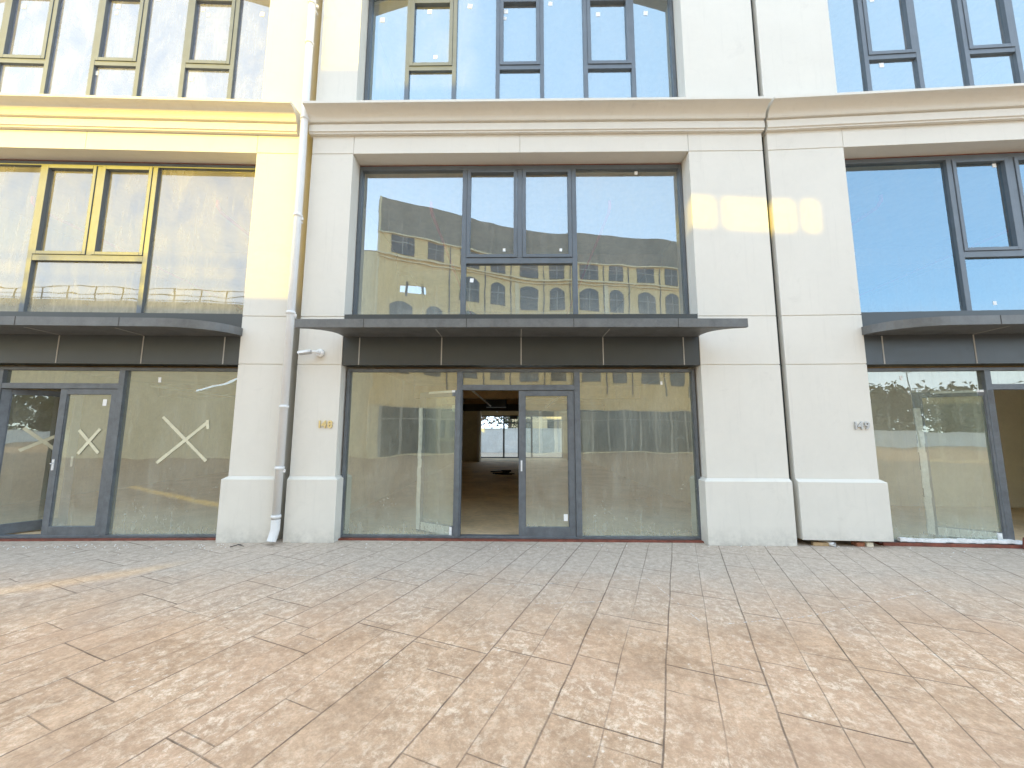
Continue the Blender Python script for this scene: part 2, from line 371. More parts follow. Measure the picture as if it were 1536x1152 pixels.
def door_leaf(root, hx, hy, ang, film=False, stickers=(), flip=False, label=None):
    """leaf hinged on its left (flip: right) edge; ang opens inwards"""
    d = empty('door', (hx, hy, 0), (-1 if flip else 1)*ang, root)
    sg = -1 if flip else 1; Wd = .855; z0, z1 = .035, 2.228
    f = MB()
    def bx(a, b, y0, y1, c, e): f.box(sg*a, sg*b, y0, y1, c, e)
    bx(.0, .095, 0, .055, z0, z1); bx(Wd-.095, Wd, 0, .055, z0, z1)
    bx(.095, Wd-.095, 0, .055, z0, z0+.15); bx(.095, Wd-.095, 0, .055, z1-.085, z1)
    bx(.093, .108, .012, .045, z0+.15, z1-.085); bx(Wd-.108, Wd-.093, .012, .045, z0+.15, z1-.085)
    # make the stile set the real mesh named as the leaf frame
    f.build('door_frame', FRAMEB, d, bevel=.003)
    p = MB(); pane(p, sg*.09, sg*(Wd-.09), z0+.14, z1-.08, .027); gp = p.build('pane', GLS, d)
    h = MB(); h.box(sg*(Wd-.055), sg*(Wd-.03), -.012, 0, 1.0, 1.16); h.tube([(sg*(Wd-.043), -.012, 1.1), (sg*(Wd-.043), -.045, 1.1)], .009, 10)
    h.build('lock', PIPEM, d)
    for s, z in stickers:
        m = MB(); m.quad((sg*(s-.03), .022, z-.05), (sg*(s+.03), .022, z-.05), (sg*(s+.03), .022, z+.05), (sg*(s-.03), .022, z+.05)); m.build('sticker', PAPER, d)
    if film:
        for (a, b, c, e) in ((Wd-.075, Wd+.004, z0+.02, z1-.25), (.12, Wd-.1, z0+.02, z0+.14), (.1, Wd-.2, z1-.03, z1+.004)):
            n = 14; m = MB()
            for i in range(n):
                if e-c > b-a: q = (a, b, c+(e-c)*i/n, c+(e-c)*(i+1)/n)
                else: q = (a+(b-a)*i/n, a+(b-a)*(i+1)/n, c, e)
                j = random.uniform(-.006, .006)
                m.box(sg*(q[0]+j), sg*(q[1]+j), -.004, .059, q[2], q[3])
            m.build('protective_film', FILM, d)
    if label: d['label'] = label
    return d
def shop_front(root, leaf_open, stickers=(), doors_label=None):
    f = MB(); Y0, Y1, G = .15, .25, .20
    x0, x1, zb, zt = -HO+.03, HO-.03, .022, 2.565
    frame_rect(f, x0, x1, zb, zt, .045, Y0, Y1, wb=.035, wt=.045)
    for s in (-.932, .885): f.box(s-.043, s+.043, Y0-.003, Y1, zb+.035, zt-.045)
    f.box(-.889, .842, Y0, Y1, 2.232, 2.315)
    win = f.build('shop_window', FRAMEB, root, bevel=.003)
    p = MB(); pane(p, x0+.03, -.932, zb+.01, zt-.02, G); pane(p, .885, x1-.03, zb+.01, zt-.02, G); pane(p, -.89, .843, 2.30, zt-.02, G)
    p.build('pane', GLS, win)
    stick(win, stickers, G, .05, .09)
    s = MB(); s.box(-HO+.002, HO-.002, .08, .30, .0, .020); s.build('sill', RUST, root)
    return win
def spandrel(root):
    m = MB(); m.box(-HO+.003, HO-.003, .012, .25, 2.60, 3.398); m.build('spandrel', PANEL, root)
    for s in (-2.47, -1.20, .02, 1.27, 2.49):
        j = MB(); j.box(s-.008, s+.008, .007, .02, 2.602, 3.03); j.build('panel_joint', SEAL, root)
def canopy(root, flared):
    zc0, zc1 = 3.04, 3.075; D = .50
    c = MB()
    if flared:
        pl = []
        for i in range(9):
            t = i/8; pl.append((-2.71-.44*t**3.2, -D*(1-(1-t)**1.3)))
        pts = [(-2.71, .01)]+pl[1:]+[(-x, y) for x, y in reversed(pl[1:])]+[(2.71, .01)]
        c.ext([(x, y) for x, y in pts], zc0, zc1, 'z')
        cn = c.build('canopy', CANOPY, root)
        e = MB(); e.box(-3.18, 3.16, -D-.04, -D-.001, 3.042, 3.165); e.box(-3.18, 3.16, -D-.001, -D+.06, 3.14, 3.165)
        e.build('edge_strip', CANOPY, cn, bevel=.003)
    else:
        R = .80; pl = []
        for i in range(13):
            t = i/12*pi/2; pl.append((-2.72+R*(1-cos(t)), -D*sin(t)))
        full = pl+[(-x, y) for x, y in reversed(pl)]
        c.ext([(x, y) for x, y in [(-2.72, .01)]+full[1:-1]+[(2.72, .01)]], zc0, zc1, 'z')
        cn = c.build('canopy', CANOPY, root)
        e = MB(); n = len(full); o = []
        for i, (x, y) in enumerate(full):
            a = full[max(i-1, 0)]; b = full[min(i+1, n-1)]; dx, dy = b[0]-a[0], b[1]-a[1]; l = sqrt(dx*dx+dy*dy)
            o.append((x+dy/l*.035, y-dx/l*.035))
        for i in range(n-1):
            a, b, cc, d = full[i], full[i+1], o[i+1], o[i]
            z0, z1 = 3.042, 3.165
            e.add([(*a, z0), (*b, z0), (*cc, z0), (*d, z0), (*a, z1), (*b, z1), (*cc, z1), (*d, z1)],
                  [(0,1,2,3),(4,5,6,7),(0,1,5,4),(2,3,7,6)]+([(3,0,4,7)] if i == 0 else [])+([(1,2,6,5)] if i == n-2 else []))
        e.build('edge_strip', CANOPY, cn)
    for s in (-1.20, .02, 1.27):
        u = MB(); u.box(s-.006, s+.006, -.44, .0, zc0-.004, zc0+.002); u.build('panel_joint', SEAL, cn)
    # strip joints of the front edge
    xs = (-2.2, -.75, .75, 2.2) if flared else (-1.4, 0, 1.4)
    for s in xs:
        k = MB(); k.box(s-.004, s+.004, -D-(.0425 if flared else .0375), -D-.03, 3.043, 3.166); k.build('edge_joint', DARK, cn)
    return cn
def interior(root, sL, sR, stub=True, DP=17.5):
    a, b = sL+.16, sR-.16
    def piece(name, mat, *bx):
        q = MB()
        for v in bx: q.box(*v)
        return q.build(name, mat, root)
    for z0, z1 in ((.0, 3.0), (3.35, 6.25), (6.70, 10.6)):
        piece('partition_wall', CONC, (a-.14, a, .452, DP, z0, z1)); piece('partition_wall', CONC, (b, b+.14, .452, DP, z0, z1))
    if stub: piece('partition_wall', CONC, (a, -2.15, 14.9, 15.1, 0, 3.0)); piece('column', WALL, (-2.15, -2.0, 14.6, 15.4, .0, 2.7))
    piece('rear_wall', CONC, (a, -2.5, DP, DP+.3, 0, 3.0)); piece('rear_wall', CONC, (2.65, b, DP, DP+.3, 0, 3.0)); piece('rear_wall', CONC, (-2.5, 2.65, DP, DP+.3, 2.53, 3.0))
    for z0, z1 in ((3.35, 6.25), (6.70, 10.6)): piece('rear_wall', CONC, (a-.14, b+.14, 9.0, 9.2, z0, z1))
    piece('floor', FLOORI, (a-.14, b+.14, .30, DP+.4, -.2, .016))
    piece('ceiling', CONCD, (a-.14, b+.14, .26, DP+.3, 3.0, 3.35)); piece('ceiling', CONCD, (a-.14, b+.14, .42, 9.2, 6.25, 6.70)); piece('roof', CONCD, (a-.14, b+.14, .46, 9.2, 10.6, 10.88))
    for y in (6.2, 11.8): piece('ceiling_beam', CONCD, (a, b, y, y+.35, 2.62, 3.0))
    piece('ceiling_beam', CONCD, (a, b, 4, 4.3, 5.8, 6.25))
    # rear shop window
    f = MB(); frame_rect(f, -2.5, 2.65, .02, 2.53, .06, DP+.1, DP+.2)
    for s in (-.86, .80): f.box(s-.05, s+.05, DP+.1, DP+.2, .08, 2.47)
    f.box(-.81, .75, DP+.1, DP+.2, 2.05, 2.13); f.box(-.03, .03, DP+.1, DP+.2, .08, 2.05)
    r = f.build('rear_window', FRAME, root)
    p = MB(); pane(p, -2.45, 2.6, .05, 2.5, DP+.15); p.build('pane', GLR, r)
    # sprinkler pipes
    for s in (-1.6, 1.62):
        t = MB(); t.tube([(s, .75, 5.72), (s, .75, 5.62), (s, .85, 5.55), (s, 8.9, 5.46)], .032, 10); t.build('sprinkler_pipe', REDP, root)
    for s in (-1.16, 1.2):
        t = MB(); t.tube([(s, 3.0, 2.60), (s*.92, 14.5, 2.58)], .028, 10); t.build('sprinkler_pipe', PIPEM, root)
def curtain_stripes(root): pass

GRP = 'plastered bays of the shop building'
STK_C = dict(u=[(-2.48, 8.96), (-1.63, 9.12), (-1.5, 8.2, .8), (-.9, 9.22), (-.25, 9.1), (-.27, 8.96, .8), (.55, 9.25), (1.4, 9.02), (2.25, 9.03)],
             m=[(-.26, 4.59, .6), (.68, 4.585, .6), (-.79, 4.065, .8), (1.97, 5.95, .7)])
# middle bay
C = empty('shop_building', (.03, 0, 0)); C['label'] = 'white shop building bay between the two joints, with open glass door and straight canopy'; C['category'] = 'building'; C['group'] = GRP
wall_bay(C, -3.41, 3.915, 0, -3.45, 3.93)
upper_window(C, STK_C['u']); middle_window(C, STK_C['m']); shop_front(C, True, [(2.2, 2.35, .6)])
door_leaf(C, -.887, .165, radians(149), film=True, stickers=[(.16, 1.95)], label='left door leaf swung wide open into the room with torn white film on its edges')
door_leaf(C, .84, .165, 0, flip=True, stickers=[(.15, .32)])
spandrel(C); canopy(C, True); interior(C, -3.41, 3.915)
js = MB(); js.box(3.90, 4.02, .10, .16, 0, 10.9); js.build('joint_strip', PANEL, C)
# left bay (turned 2.5 degrees)
AL = radians(2.5); JL = Vector((-3.43, 0, 0)); tl = Vector((cos(AL), sin(AL), 0))
Lb = empty('shop_building', JL+tl*(-3.57), AL); Lb['label'] = 'left building bay, its upper wall lit yellow by the sun, tape crosses on its glass'; Lb['category'] = 'building'; Lb['group'] = GRP
wall_bay(Lb, -3.9, 3.47, 0, -3.95, 3.38)
STK_L = dict(u=[(2.3+.1, 9.05), (1.35, 9.1, .8), (-2.3, 9.1), (-.13, 9.12), (-.15, 8.98, .8), (.55, 9.3), (-.35, 7.78), (1.28, 7.72), (1.45, 9.0, .8), (-1.75, 9.05)], m=[])
upper_window(Lb, STK_L['u'], GLUL); middle_window(Lb, STK_L['m'], GLML); shop_front(Lb, False, [(1.42, 2.38, .9)])
door_leaf(Lb, -.887, .165, radians(50), label='left door leaf standing ajar, its free edge pushed into the room')
door_leaf(Lb, .84, .165, 0, flip=True, stickers=[(.2, 2.02)])
spandrel(Lb); canopy(Lb, False); interior(Lb, -3.9, 3.47, stub=False)
# right bay (turned 3 degrees the other way)
AR = -radians(3.0); JR = Vector((3.98, 0, 0)); tr_ = Vector((cos(AR), sin(AR), 0))
Rb = empty('shop_building', JR+tr_*3.93, AR); Rb['label'] = 'right building bay mirroring blue sky, with a pier panel hanging clear of the ground'; Rb['category'] = 'building'; Rb['group'] = GRP
wall_bay(Rb, -3.88, 3.9, .087, -3.90, 3.95)
STK_R = dict(u=[(-1.75, 9.1), (-1.72, 7.82), (-.25, 9.1), (.3, 9.0)], m=[(-.2, 5.9, .8), (-.5, 3.6, .7)])
upper_window(Rb, STK_R['u']); middle_window(Rb, STK_R['m'], GLMR); shop_front(Rb, True, [(-2.1, 2.42, .7)])
door_leaf(Rb, -.887, .165, radians(149), film=True, label='left door leaf swung wide open into the room, seen through the fixed glass')
door_leaf(Rb, .84, .165, radians(60), flip=True)
pw_ = MB(); pw_.box(-.55, 3.6, 3.2, 3.35, 0, 3.0); pw_.build('partition_wall', plain('fresh_plaster', (.80, .76, .64), .85, var=.06, streak=.15), Rb)
spandrel(Rb); canopy(Rb, False); interior(Rb, -3.88, 3.9, stub=False)
bf = MB(); 
for i in range(16):
    a = -2.45+i*.10; bf.box(a, a+.1+.002, .10+random.uniform(-.004, .002), .149, .052+random.uniform(-.006, .004), .098+random.uniform(-.008, .008))
bf.build('protective_film', FILM, Rb); rb_ = MB(); rb_.box(-2.72, .9, .06, .079, .002, .045); rb_.build('base_rail', RUST, Rb)

# ------------------------------------------------------------------ things on the facade
# rain pipe
P = empty('rain_pipe', (-3.455, -.135, 0)); tag(P, 'white rain downpipe running down the joint between the left and middle bays', 'downpipe')
t = MB(); t.tube([(-.035, 0, 10.9), (0, 0, 5.5), (0, 0, .34)], .055, 20); t.build('pipe', PIPEM, P)
t = MB(); t.tube([(0, 0, .345), (0, 0, .20), (-.008, -.03, .10), (-.012, -.05, .045)], .061, 20, caps=False); t.tube([(-.012, -.05, .045), (-.008, -.03, .10), (0, 0, .2), (0, 0, .34)], .052, 20, caps=False)
t.build('outlet', PIPEM, P)
for z in (.38, 1.06, 1.95, 3.38, 4.95, 6.62, 8.0, 8.75, 9.3):
    x = -.035*max(0, (z-5.5)/5.4)
    t = MB(); t.tube([(x, 0, z-.022), (x, 0, z-.02), (x, 0, z+.02), (x, 0, z+.022)], [.056, .066, .066, .056], 20); t.build('collar', PIPEM, P)
for z in (1.02, 3.34, 4.9, 8.7):
    t = MB(); t.box(-.012, .012, .05, .13, z-.012, z+.012); t.box(.055, .085, -.012, .012, z-.02, z+.02); t.build('bracket', PIPEM, P)
# security camera
K = empty('security_camera', (-3.03, 0, 2.78)); tag(K, 'small white bullet security camera on the pier beside the downpipe', 'security camera')
t = MB(); t.tube([(0, .0, 0), (0, -.035, 0), (0, -.045, 0)], [.062, .062, .052], 28); t.build('base', WHITEP, K)
t = MB(); t.tube([(0, -.04, 0), (-.005, -.085, 0), (-.04, -.115, -.002), (-.075, -.12, -.004)], [.022, .024, .024, .02], 16); t.build('arm', WHITEP, K)
t = MB(); t.tube([(-.07, -.12, .0), (-.085, -.122, -.002), (-.235, -.150, -.030), (-.24, -.151, -.031)], [.018, .032, .032, .028], 20); t.build('body', CAMG, K)
t = MB()
d0 = Vector((-.085, -.122, -.002)); d1 = Vector((-.262, -.155, -.035)); ax = (d1-d0).normalized(); sd = ax.cross(Vector((0, 0, 1))).normalized(); uu = sd.cross(ax)
vs = []
for p_ in (d0, d1):
    for r_ in (.037, .034):
        for i in range(9):
            a = radians(-10+200*i/8); vs.append(p_+(sd*cos(a)+uu*sin(a))*r_)
fs = [(i, i+1, 18+i+1, 18+i) for i in range(8)]+[(9+i, 27+i, 27+i+1, 9+i+1) for i in range(8)]+[(18+i, 18+i+1, 27+i+1, 27+i) for i in range(8)]+[(i, 9+i, 9+i+1, i+1) for i in range(8)]
t.add(vs, fs, True); t.build('sun_hood', WHITEP, K)
t = MB(); t.tube([(-.2385, -.1507, -.0307), (-.2425, -.1514, -.0314)], [.027, .024], 20); t.build('lens', DARK, K)
# house numbers
def number(txt, root_loc, rz, size, mat, label):
    r = empty('house_number', root_loc, rz); tag(r, label, 'house number')
    x = 0
    for ch in txt:
        cu = bpy.data.curves.new('digit', 'FONT'); cu.body = ch; cu.size = size; cu.extrude = .008; cu.offset = .003; cu.bevel_depth = .0015; cu.resolution_u = 5
        ob = bpy.data.objects.new('tmp', cu); COL.objects.link(ob)
        bpy.context.view_layer.update()
        dg = bpy.context.evaluated_depsgraph_get(); me = bpy.data.meshes.new_from_object(ob.evaluated_get(dg))
        wd = max(v.co.x for v in me.vertices)-min(v.co.x for v in me.vertices); mn = min(v.co.x for v in me.vertices)
        for v in me.vertices: v.co.x -= mn
        bpy.data.objects.remove(ob)
        me.materials.clear(); me.materials.append(mat)
        o = bpy.data.objects.new('digit', me); COL.objects.link(o); o.parent = r; o.rotation_euler = (pi/2, 0, 0); o.location = (x, -.012, 0)
        x += wd+size*.10
    return r
number('148', (-2.985, 0, 1.645), 0, .15, GOLD, 'raised golden number 148 on the pier left of the open shop')
q = JR+tr_*.935
number('149', (q.x, q.y, 1.645), AR, .15, STEEL, 'raised grey number 149 on the hanging pier panel')
# tape crosses on the left bay glass (local coordinates of that bay)
def tape(loc, rz, strokes, label, y=0):
    r = empty('tape_cross', loc, rz); tag(r, label, 'tape cross', 'tape crosses on the shop glass')
    for k, (x0, z0, x1, z1) in enumerate(strokes):
        m = MB(); n = 10; dx, dz = x1-x0, z1-z0; l = sqrt(dx*dx+dz*dz); nx, nz = -dz/l*.024, dx/l*.024; vs = []
        for i in range(n+1):
            t_ = i/n; j = random.uniform(.9, 1.1); yy = -.0015*(k+1)-random.uniform(0, .001)
            for sg in (-1, 1): vs += [(x0+dx*t_+sg*nx*j, yy, z0+dz*t_+sg*nz*j)]
        m.add(vs, [(2*i, 2*i+1, 2*i+3, 2*i+2) for i in range(n)]); m.build('tape_strip', TAPE, r)
def Lw(u, z, d): return JL+tl*u+Vector((-sin(AL), cos(AL), 0))*d+Vector((0, 0, z))
def Ls(strokes, cu, cz): return [(a-cu, b-cz, c-cu, d-cz) for a, b, c, d in strokes]
tape(Lw(-1.70, 1.45, .196), AL, Ls([(-2.036, 1.806, -1.324, 1.134), (-1.36, 1.72, -2.058, 1.104), (-1.36, 1.76, -1.34, 1.62)], -1.70, 1.45), 'large cross of pale masking tape on the fixed pane beside the pier')
tape(Lw(-3.08, 1.43, .186), AL, Ls([(-3.254, 1.6, -2.926, 1.252), (-2.944, 1.621, -3.226, 1.241)], -3.08, 1.43), 'small cross of pale masking tape on the closed door leaf')
hl = JL+tl*(-3.57-.887)+Vector((-sin(AL), cos(AL), 0))*.165; al2 = AL+radians(50)
o_ = hl+Vector((cos(al2), sin(al2), 0))*.42+Vector((sin(al2), -cos(al2), 0))*-.020+Vector((0, 0, 1.45))
tape(o_, al2, [(-.17, -.17, .2, .06), (-.16, .18, .2, -.17)], 'cross of pale tape on the door leaf that stands ajar')

# debris under the hanging panel of the right bay
def rp(u, d, z=0): return JR+tr_*u+Vector((-sin(AR), cos(AR), 0))*d+Vector((0, 0, z))
m = MB(); m.box(0, .20, -.03, .03, 0, .045); o = m.build('timber_offcut', WOOD, bevel=.004); o.location = rp(.22, .02); o.rotation_euler = (0, 0, -.12); tag(o, 'short raw timber offcut under the hanging pier panel', 'timber offcut')
m = MB(); m.tube([(0, 0, 0), (.0, .2, 0)], .03, 18, caps=False); m.tube([(0, .2, 0), (0, 0, 0)], .024, 18, caps=False); o = m.build('pipe_offcut', WHITEP); o.location = rp(.47, -.06, .031); o.rotation_euler = (0, 0, .35); tag(o, 'white plastic pipe stub poking out beside the timber offcut', 'pipe')
m = MB(); m.box(0, .11, -.05, .05, 0, .055); o = m.build('brick', BRICK, bevel=.004); o.location = rp(.80, .04); tag(o, 'broken red brick under the hanging pier panel', 'brick')
m = MB(); m.box(0, .09, -.04, .04, 0, .06); o = m.build('mortar_block', CONC, bevel=.006); o.location = rp(.93, .02); tag(o, 'grey mortar block beside the brick under the panel', 'block')
m = MB(); m.box(-.02, .02, -.02, .02, 0, .012); m.box(-.02, -.012, -.02, .02, .012, .16); m.box(-.02, .02, .012, .02, .012, .12); o = m.build('steel_bracket', RUST, bevel=.002); o.location = rp(3.02, .02); o.rotation_euler = (0, .2, .1); tag(o, 'red primed steel angle at the foot of the right shop front', 'bracket')
# things lying in the open unit
m = MB(); random.seed(21)
for i in range(7):
    a = random.uniform(-.5, .5); l = random.uniform(.3, .8); z = .03+i*.022; x = random.uniform(-.15, .15); y = random.uniform(-.2, .2)
    m.tube([(x-cos(a)*l/2, y-sin(a)*l/2, z), (x+cos(a)*l/2, y+sin(a)*l/2, z+.01)], .02, 6)
o = m.build('scrap_heap', DARK); o.location = (-.55, 8.6, .016); tag(o, 'low dark heap of scrap bars on the floor inside the open shop', 'scrap')
m = MB(); m.box(-3.2, 3.6, 10.4, 10.8, 2.45, 2.72); m.build('duct', DARK, C)
m = MB(); m.box(-1.3, -.5, 9.6, 10.2, 2.55, 2.85); m.build('fan_unit', PANEL, C)
m = MB(); m.box(-.45, -.05, 15.3, 15.34, 2.25, 2.45) ; m.build('ceiling_box', PANEL, C)
# twig and leaf litter
m = MB(); m.tube([(0, 0, .012), (.09, .02, .03), (.17, -.01, .01)], [.006, .008, .003], 6); m.tube([(.09, .02, .03), (.13, .06, .02)], [.005, .002], 6); o = m.build('twig', DARK); o.location = (-3.95, -.32, 0); o.rotation_euler = (0, 0, .3); tag(o, 'small dark twig lying before the foot of the left pier', 'twig')
m = MB(); random.seed(5)
for i in range(260):
    if i < 170: x = random.uniform(-8.5, -3.9); y = -.12-abs(random.gauss(0, .16))+(-3.4-x)*.045*-1
    else: x = random.uniform(-2.6, 8); y = -.05-abs(random.gauss(0, .2))-max(0, x-4)*.05
    r_ = random.uniform(.004, .014); o3 = Vector((x, y, r_*.4))
    q = [o3+Vector((random.uniform(.5, 1)*r_*a, random.uniform(.5, 1)*r_*b, random.uniform(.2, .7)*r_*c)) for a, b, c in ((1, 0, 0), (0, 1, 0), (-1, 0, 0), (0, -1, 0), (0, 0, 1), (0, 0, -1))]
    m.add(q, [(0, 1, 4), (1, 2, 4), (2, 3, 4), (3, 0, 4), (1, 0, 5), (2, 1, 5), (3, 2, 5), (0, 3, 5)])
tag(m.build('mortar_crumbs', PAPER), 'white mortar crumbs strewn along the foot of the shop fronts', 'rubble', kind='stuff')
# chalk setting-out lines on the paving
CH = plain('chalk', (.70, .66, .60), .9, var=.3, vscale=20)
m = MB()
random.seed(3)
def chalk(pts):
    for (x0, y0), (x1, y1) in zip(pts, pts[1:]):
        l = sqrt((x1-x0)**2+(y1-y0)**2); n = max(2, int(l/.035))
        for i in range(n):
            if random.random() < .45: continue
            a = i/n; b = (i+random.uniform(.5, 1))/n; w_ = random.uniform(.002, .005); nx, ny = -(y1-y0)/l*w_, (x1-x0)/l*w_
            p0 = (x0+(x1-x0)*a, y0+(y1-y0)*a); p1 = (x0+(x1-x0)*b, y0+(y1-y0)*b)
            m.add([(p0[0]-nx, p0[1]-ny, .004), (p1[0]-nx, p1[1]-ny, .004), (p1[0]+nx, p1[1]+ny, .004), (p0[0]+nx, p0[1]+ny, .004)], [(0, 1, 2, 3)])
chalk([(-3.2, -1.25), (.0, -1.55), (1.42, -1.33), (1.55, -2.3)]); chalk([(.1, -2.0), (.8, -1.93)]); chalk([(1.7, -2.35), (2.5, -2.2), (4.2, -1.6)])
tag(m.build('chalk_line', CH), kind='structure')

# ------------------------------------------------------------------ behind the shops: yard seen through the rear window
m = MB(); m.box(-14, 16, 24, 24.25, 0, 1.75); m.box(-14, 16, 23.96, 24.29, 1.75, 1.82)
YW = plain('pale_yard_wall', (.72, .74, .75), .85, var=.12, vscale=1.2, streak=.3)
tag(m.build('yard_wall', YW), 'pale low yard wall seen through the rear window of the open shop', 'wall')
b_ = empty('warehouse', (4, 34, 0)); tag(b_, 'warm cream building beyond the yard wall behind the open shop', 'building')
m = MB(); m.box(-5, 14, 0, 8, 0, 7); m.build('wall', WARML, b_)
m = MB()
for i in range(6):
    for z in (1.2, 4.2): m.box(-4+i*3, -2.6+i*3, -.03, .05, z, z+1.6)
m.build('window', GLD, b_)
random.seed(11)
def tree(loc, h, r, label, group, dens=900, leaf=.28, mat=LEAF, low=.38):
    t_ = empty('tree', loc); tag(t_, label, 'tree', group)
    k = MB(); k.tube([(0, 0, 0), (.1, .05, h*.4), (0, .1, h*.8)], [h*.03, h*.022, h*.008], 8)
    for i in range(9):
        a = random.uniform(0, 2*pi); z = h*random.uniform(.3, .7)
        k.tube([(0, 0, z), (cos(a)*r*.5, sin(a)*r*.5, z+h*.14), (cos(a)*r*.9, sin(a)*r*.9, z+h*.22)], [h*.011, h*.007, h*.003], 5)
    k.build('trunk', BARK, t_)
    c = MB(); cl = [(random.gauss(0, r*.45), random.gauss(0, r*.45), h*random.uniform(low, .95)) for _ in range(26)]
    for i in range(dens):
        q = random.choice(cl); e = r*.25
        x, y, z = (q[0]+random.gauss(0, e), q[1]+random.gauss(0, e), q[2]+random.gauss(0, e))
        u = Vector((random.gauss(0, 1), random.gauss(0, 1), random.gauss(0, 1))).normalized(); v = u.orthogonal().normalized(); s_ = leaf*random.uniform(.5, 1)
        o3 = Vector((x, y, z)); c.add([o3-u*s_, o3+v*s_*.5, o3+u*s_, o3-v*s_*.5], [(0, 1, 2, 3)])
    c.build('crown', mat, t_)
BR = plain('autumn_leaf', (.16, .10, .06), .8, var=.4)
tree((-4.5, 30, 0), 7, 2.6, 'brown tree beyond the yard wall, left in the rear window', 'trees behind the yard wall', 900, .25, BR)
tree((-.8, 31, 0), 6, 2.2, 'green tree beyond the yard wall, middle of the rear window', 'trees behind the yard wall', 800, .22)

# ------------------------------------------------------------------ across the square (behind the camera; mirrored in the glass and casting the shade)
def pt(x, y, z): return (x, y, z)
def wall_seg(mb, p0, p1, z0, z1, th):
    d = Vector((p1[0]-p0[0], p1[1]-p0[1], 0)).normalized(); n = Vector((d.y, -d.x, 0))     # thickness goes away from our facade
    if n.y > 0: n = -n
    a = Vector((*p0, 0)); b = Vector((*p1, 0)); c = b+n*th; e = a+n*th
    mb.add([(*a.xy, z0), (*b.xy, z0), (*c.xy, z0), (*e.xy, z0), (*a.xy, z1), (*b.xy, z1), (*c.xy, z1), (*e.xy, z1)],
           [(0,3,2,1),(4,5,6,7),(0,1,5,4),(1,2,6,5),(2,3,7,6),(3,0,4,7)])
OB = empty('apartment_building', (0, -22, 0)); tag(OB, 'tall ochre building with dark parapet across the square, mirrored in the middle glass', 'building')
def W2L(x, y): return (x, y+22)
poly = [(-9.1, -17.4), (-.4, -21.7), (2.2, -22.4), (5.0, -22.5), (13.2, -23.9), (17.0, -24.8)]
def smooth(P, n=5):
    out = []
    for i in range(len(P)-1):
        p0 = P[max(i-1, 0)]; p1 = P[i]; p2 = P[i+1]; p3 = P[min(i+2, len(P)-1)]
        for j in range(n):
            t_ = j/n; out.append(tuple(.5*((2*b)+(-a+c)*t_+(2*a-5*b+4*c-d)*t_*t_+(-a+3*b-3*c+d)*t_**3) for a, b, c, d in zip(p0, p1, p2, p3)))
    return out+[P[-1]]
poly = smooth([W2L(*p) for p in poly])
HZ = 17.0
ow = MB(); gw = MB(); pw = MB(); sw = MB(); st = MB(); rl = MB()
def along(k):     # param by metres
    for a, b in zip(poly, poly[1:]):
        l = sqrt((b[0]-a[0])**2+(b[1]-a[1])**2)
        if k <= l: return (a[0]+(b[0]-a[0])*k/l, a[1]+(b[1]-a[1])*k/l)
        k -= l
    return poly[-1]
LT = sum(sqrt((b[0]-a[0])**2+(b[1]-a[1])**2) for a, b in zip(poly, poly[1:]))
# opening added in the wall, shaped by the sun to light the piers
def backproj(px_, pz, k0=0):   # metres along the facade + height for a facade point hit by the sun
    best = None
    for i in range(0, 1200):
        k = i*.01; x, y = along(k); y -= 22
        tt = -y/(cos(SUN_AZ)*cos(SUN_EL)); 
        xx = px_-sin(SUN_AZ)*cos(SUN_EL)*tt
        e_ = abs(xx-x)
        if best is None or e_ < best[0]: best = (e_, k, pz+sin(SUN_EL)*tt)
    return best[1], best[2]
hA = backproj(2.68, 5.10); hB = backproj(4.70, 4.96)
HK0, HK1 = hA[0], hB[0]; ZA, ZB = hA[1], hB[1]; HZ0, HZ1 = min(ZA, ZB)-.45, max(ZA, ZB)+.45
TH = .12; HH = .25
def seg(mb, k0, k1, z0, z1, th=TH, off=0):
    n = max(1, int((k1-k0)/1.2)); 
    for i in range(n):
        a = along(k0+(k1-k0)*i/n); b = along(k0+(k1-k0)*(i+1)/n)
        if off:
            d = Vector((b[0]-a[0], b[1]-a[1], 0)).normalized(); nn = Vector((-d.y, d.x, 0)); nn = nn if nn.y > 0 else -nn
            a = (a[0]+nn.x*off, a[1]+nn.y*off); b = (b[0]+nn.x*off, b[1]+nn.y*off)
        wall_seg(mb, a, b, z0, z1, th)
# shop base floor
seg(gw, 0, LT, 0, 3.2, .3); seg(ow, 0, LT, 3.2, 4.2, .4, .05)
seg(pw, 0, LT, 14.6, HZ, .4)
# wall zone 4.2 .. 14.6 with the through opening
def zone(k0, k1, z0, z1):
    # rectangles of the wall minus the hole
    if k1 <= HK0 or k0 >= HK1 or z1 <= HZ0 or z0 >= HZ1: seg(ow, k0, k1, z0, z1); return
    if k0 < HK0: seg(ow, k0, HK0, z0, z1)
    if k1 > HK1: seg(ow, HK1, k1, z0, z1)
    a, b = max(k0, HK0), min(k1, HK1)
    n = 6
    for i in range(n):
        f0, f1 = i/n, (i+1)/n; p0, p1 = along(a+(b-a)*f0), along(a+(b-a)*f1); c0, c1 = ZA+(ZB-ZA)*f0, ZA+(ZB-ZA)*f1
        for (l0, l1, h0, h1) in ((z0, z0, c0-HH, c1-HH), (c0+HH, c1+HH, z1, z1)):
            k_ = len(ow.v); wall_seg(ow, p0, p1, 0, 1, TH)
            for j in range(8):
                x_, y_, z_ = ow.v[k_+j]; lo_ = l0 if j % 4 in (0, 3) else l1; hi_ = h0 if j % 4 in (0, 3) else h1
                ow.v[k_+j] = (x_, y_, hi_ if j > 3 else lo_)
zone(0, LT, 4.2, 14.6)
for f_ in (.25, .86):  # bars added in the opening to split the sun patch
    k = HK0+(HK1-HK0)*f_; seg(rl, k-.075, k+.075, HZ0, HZ1)
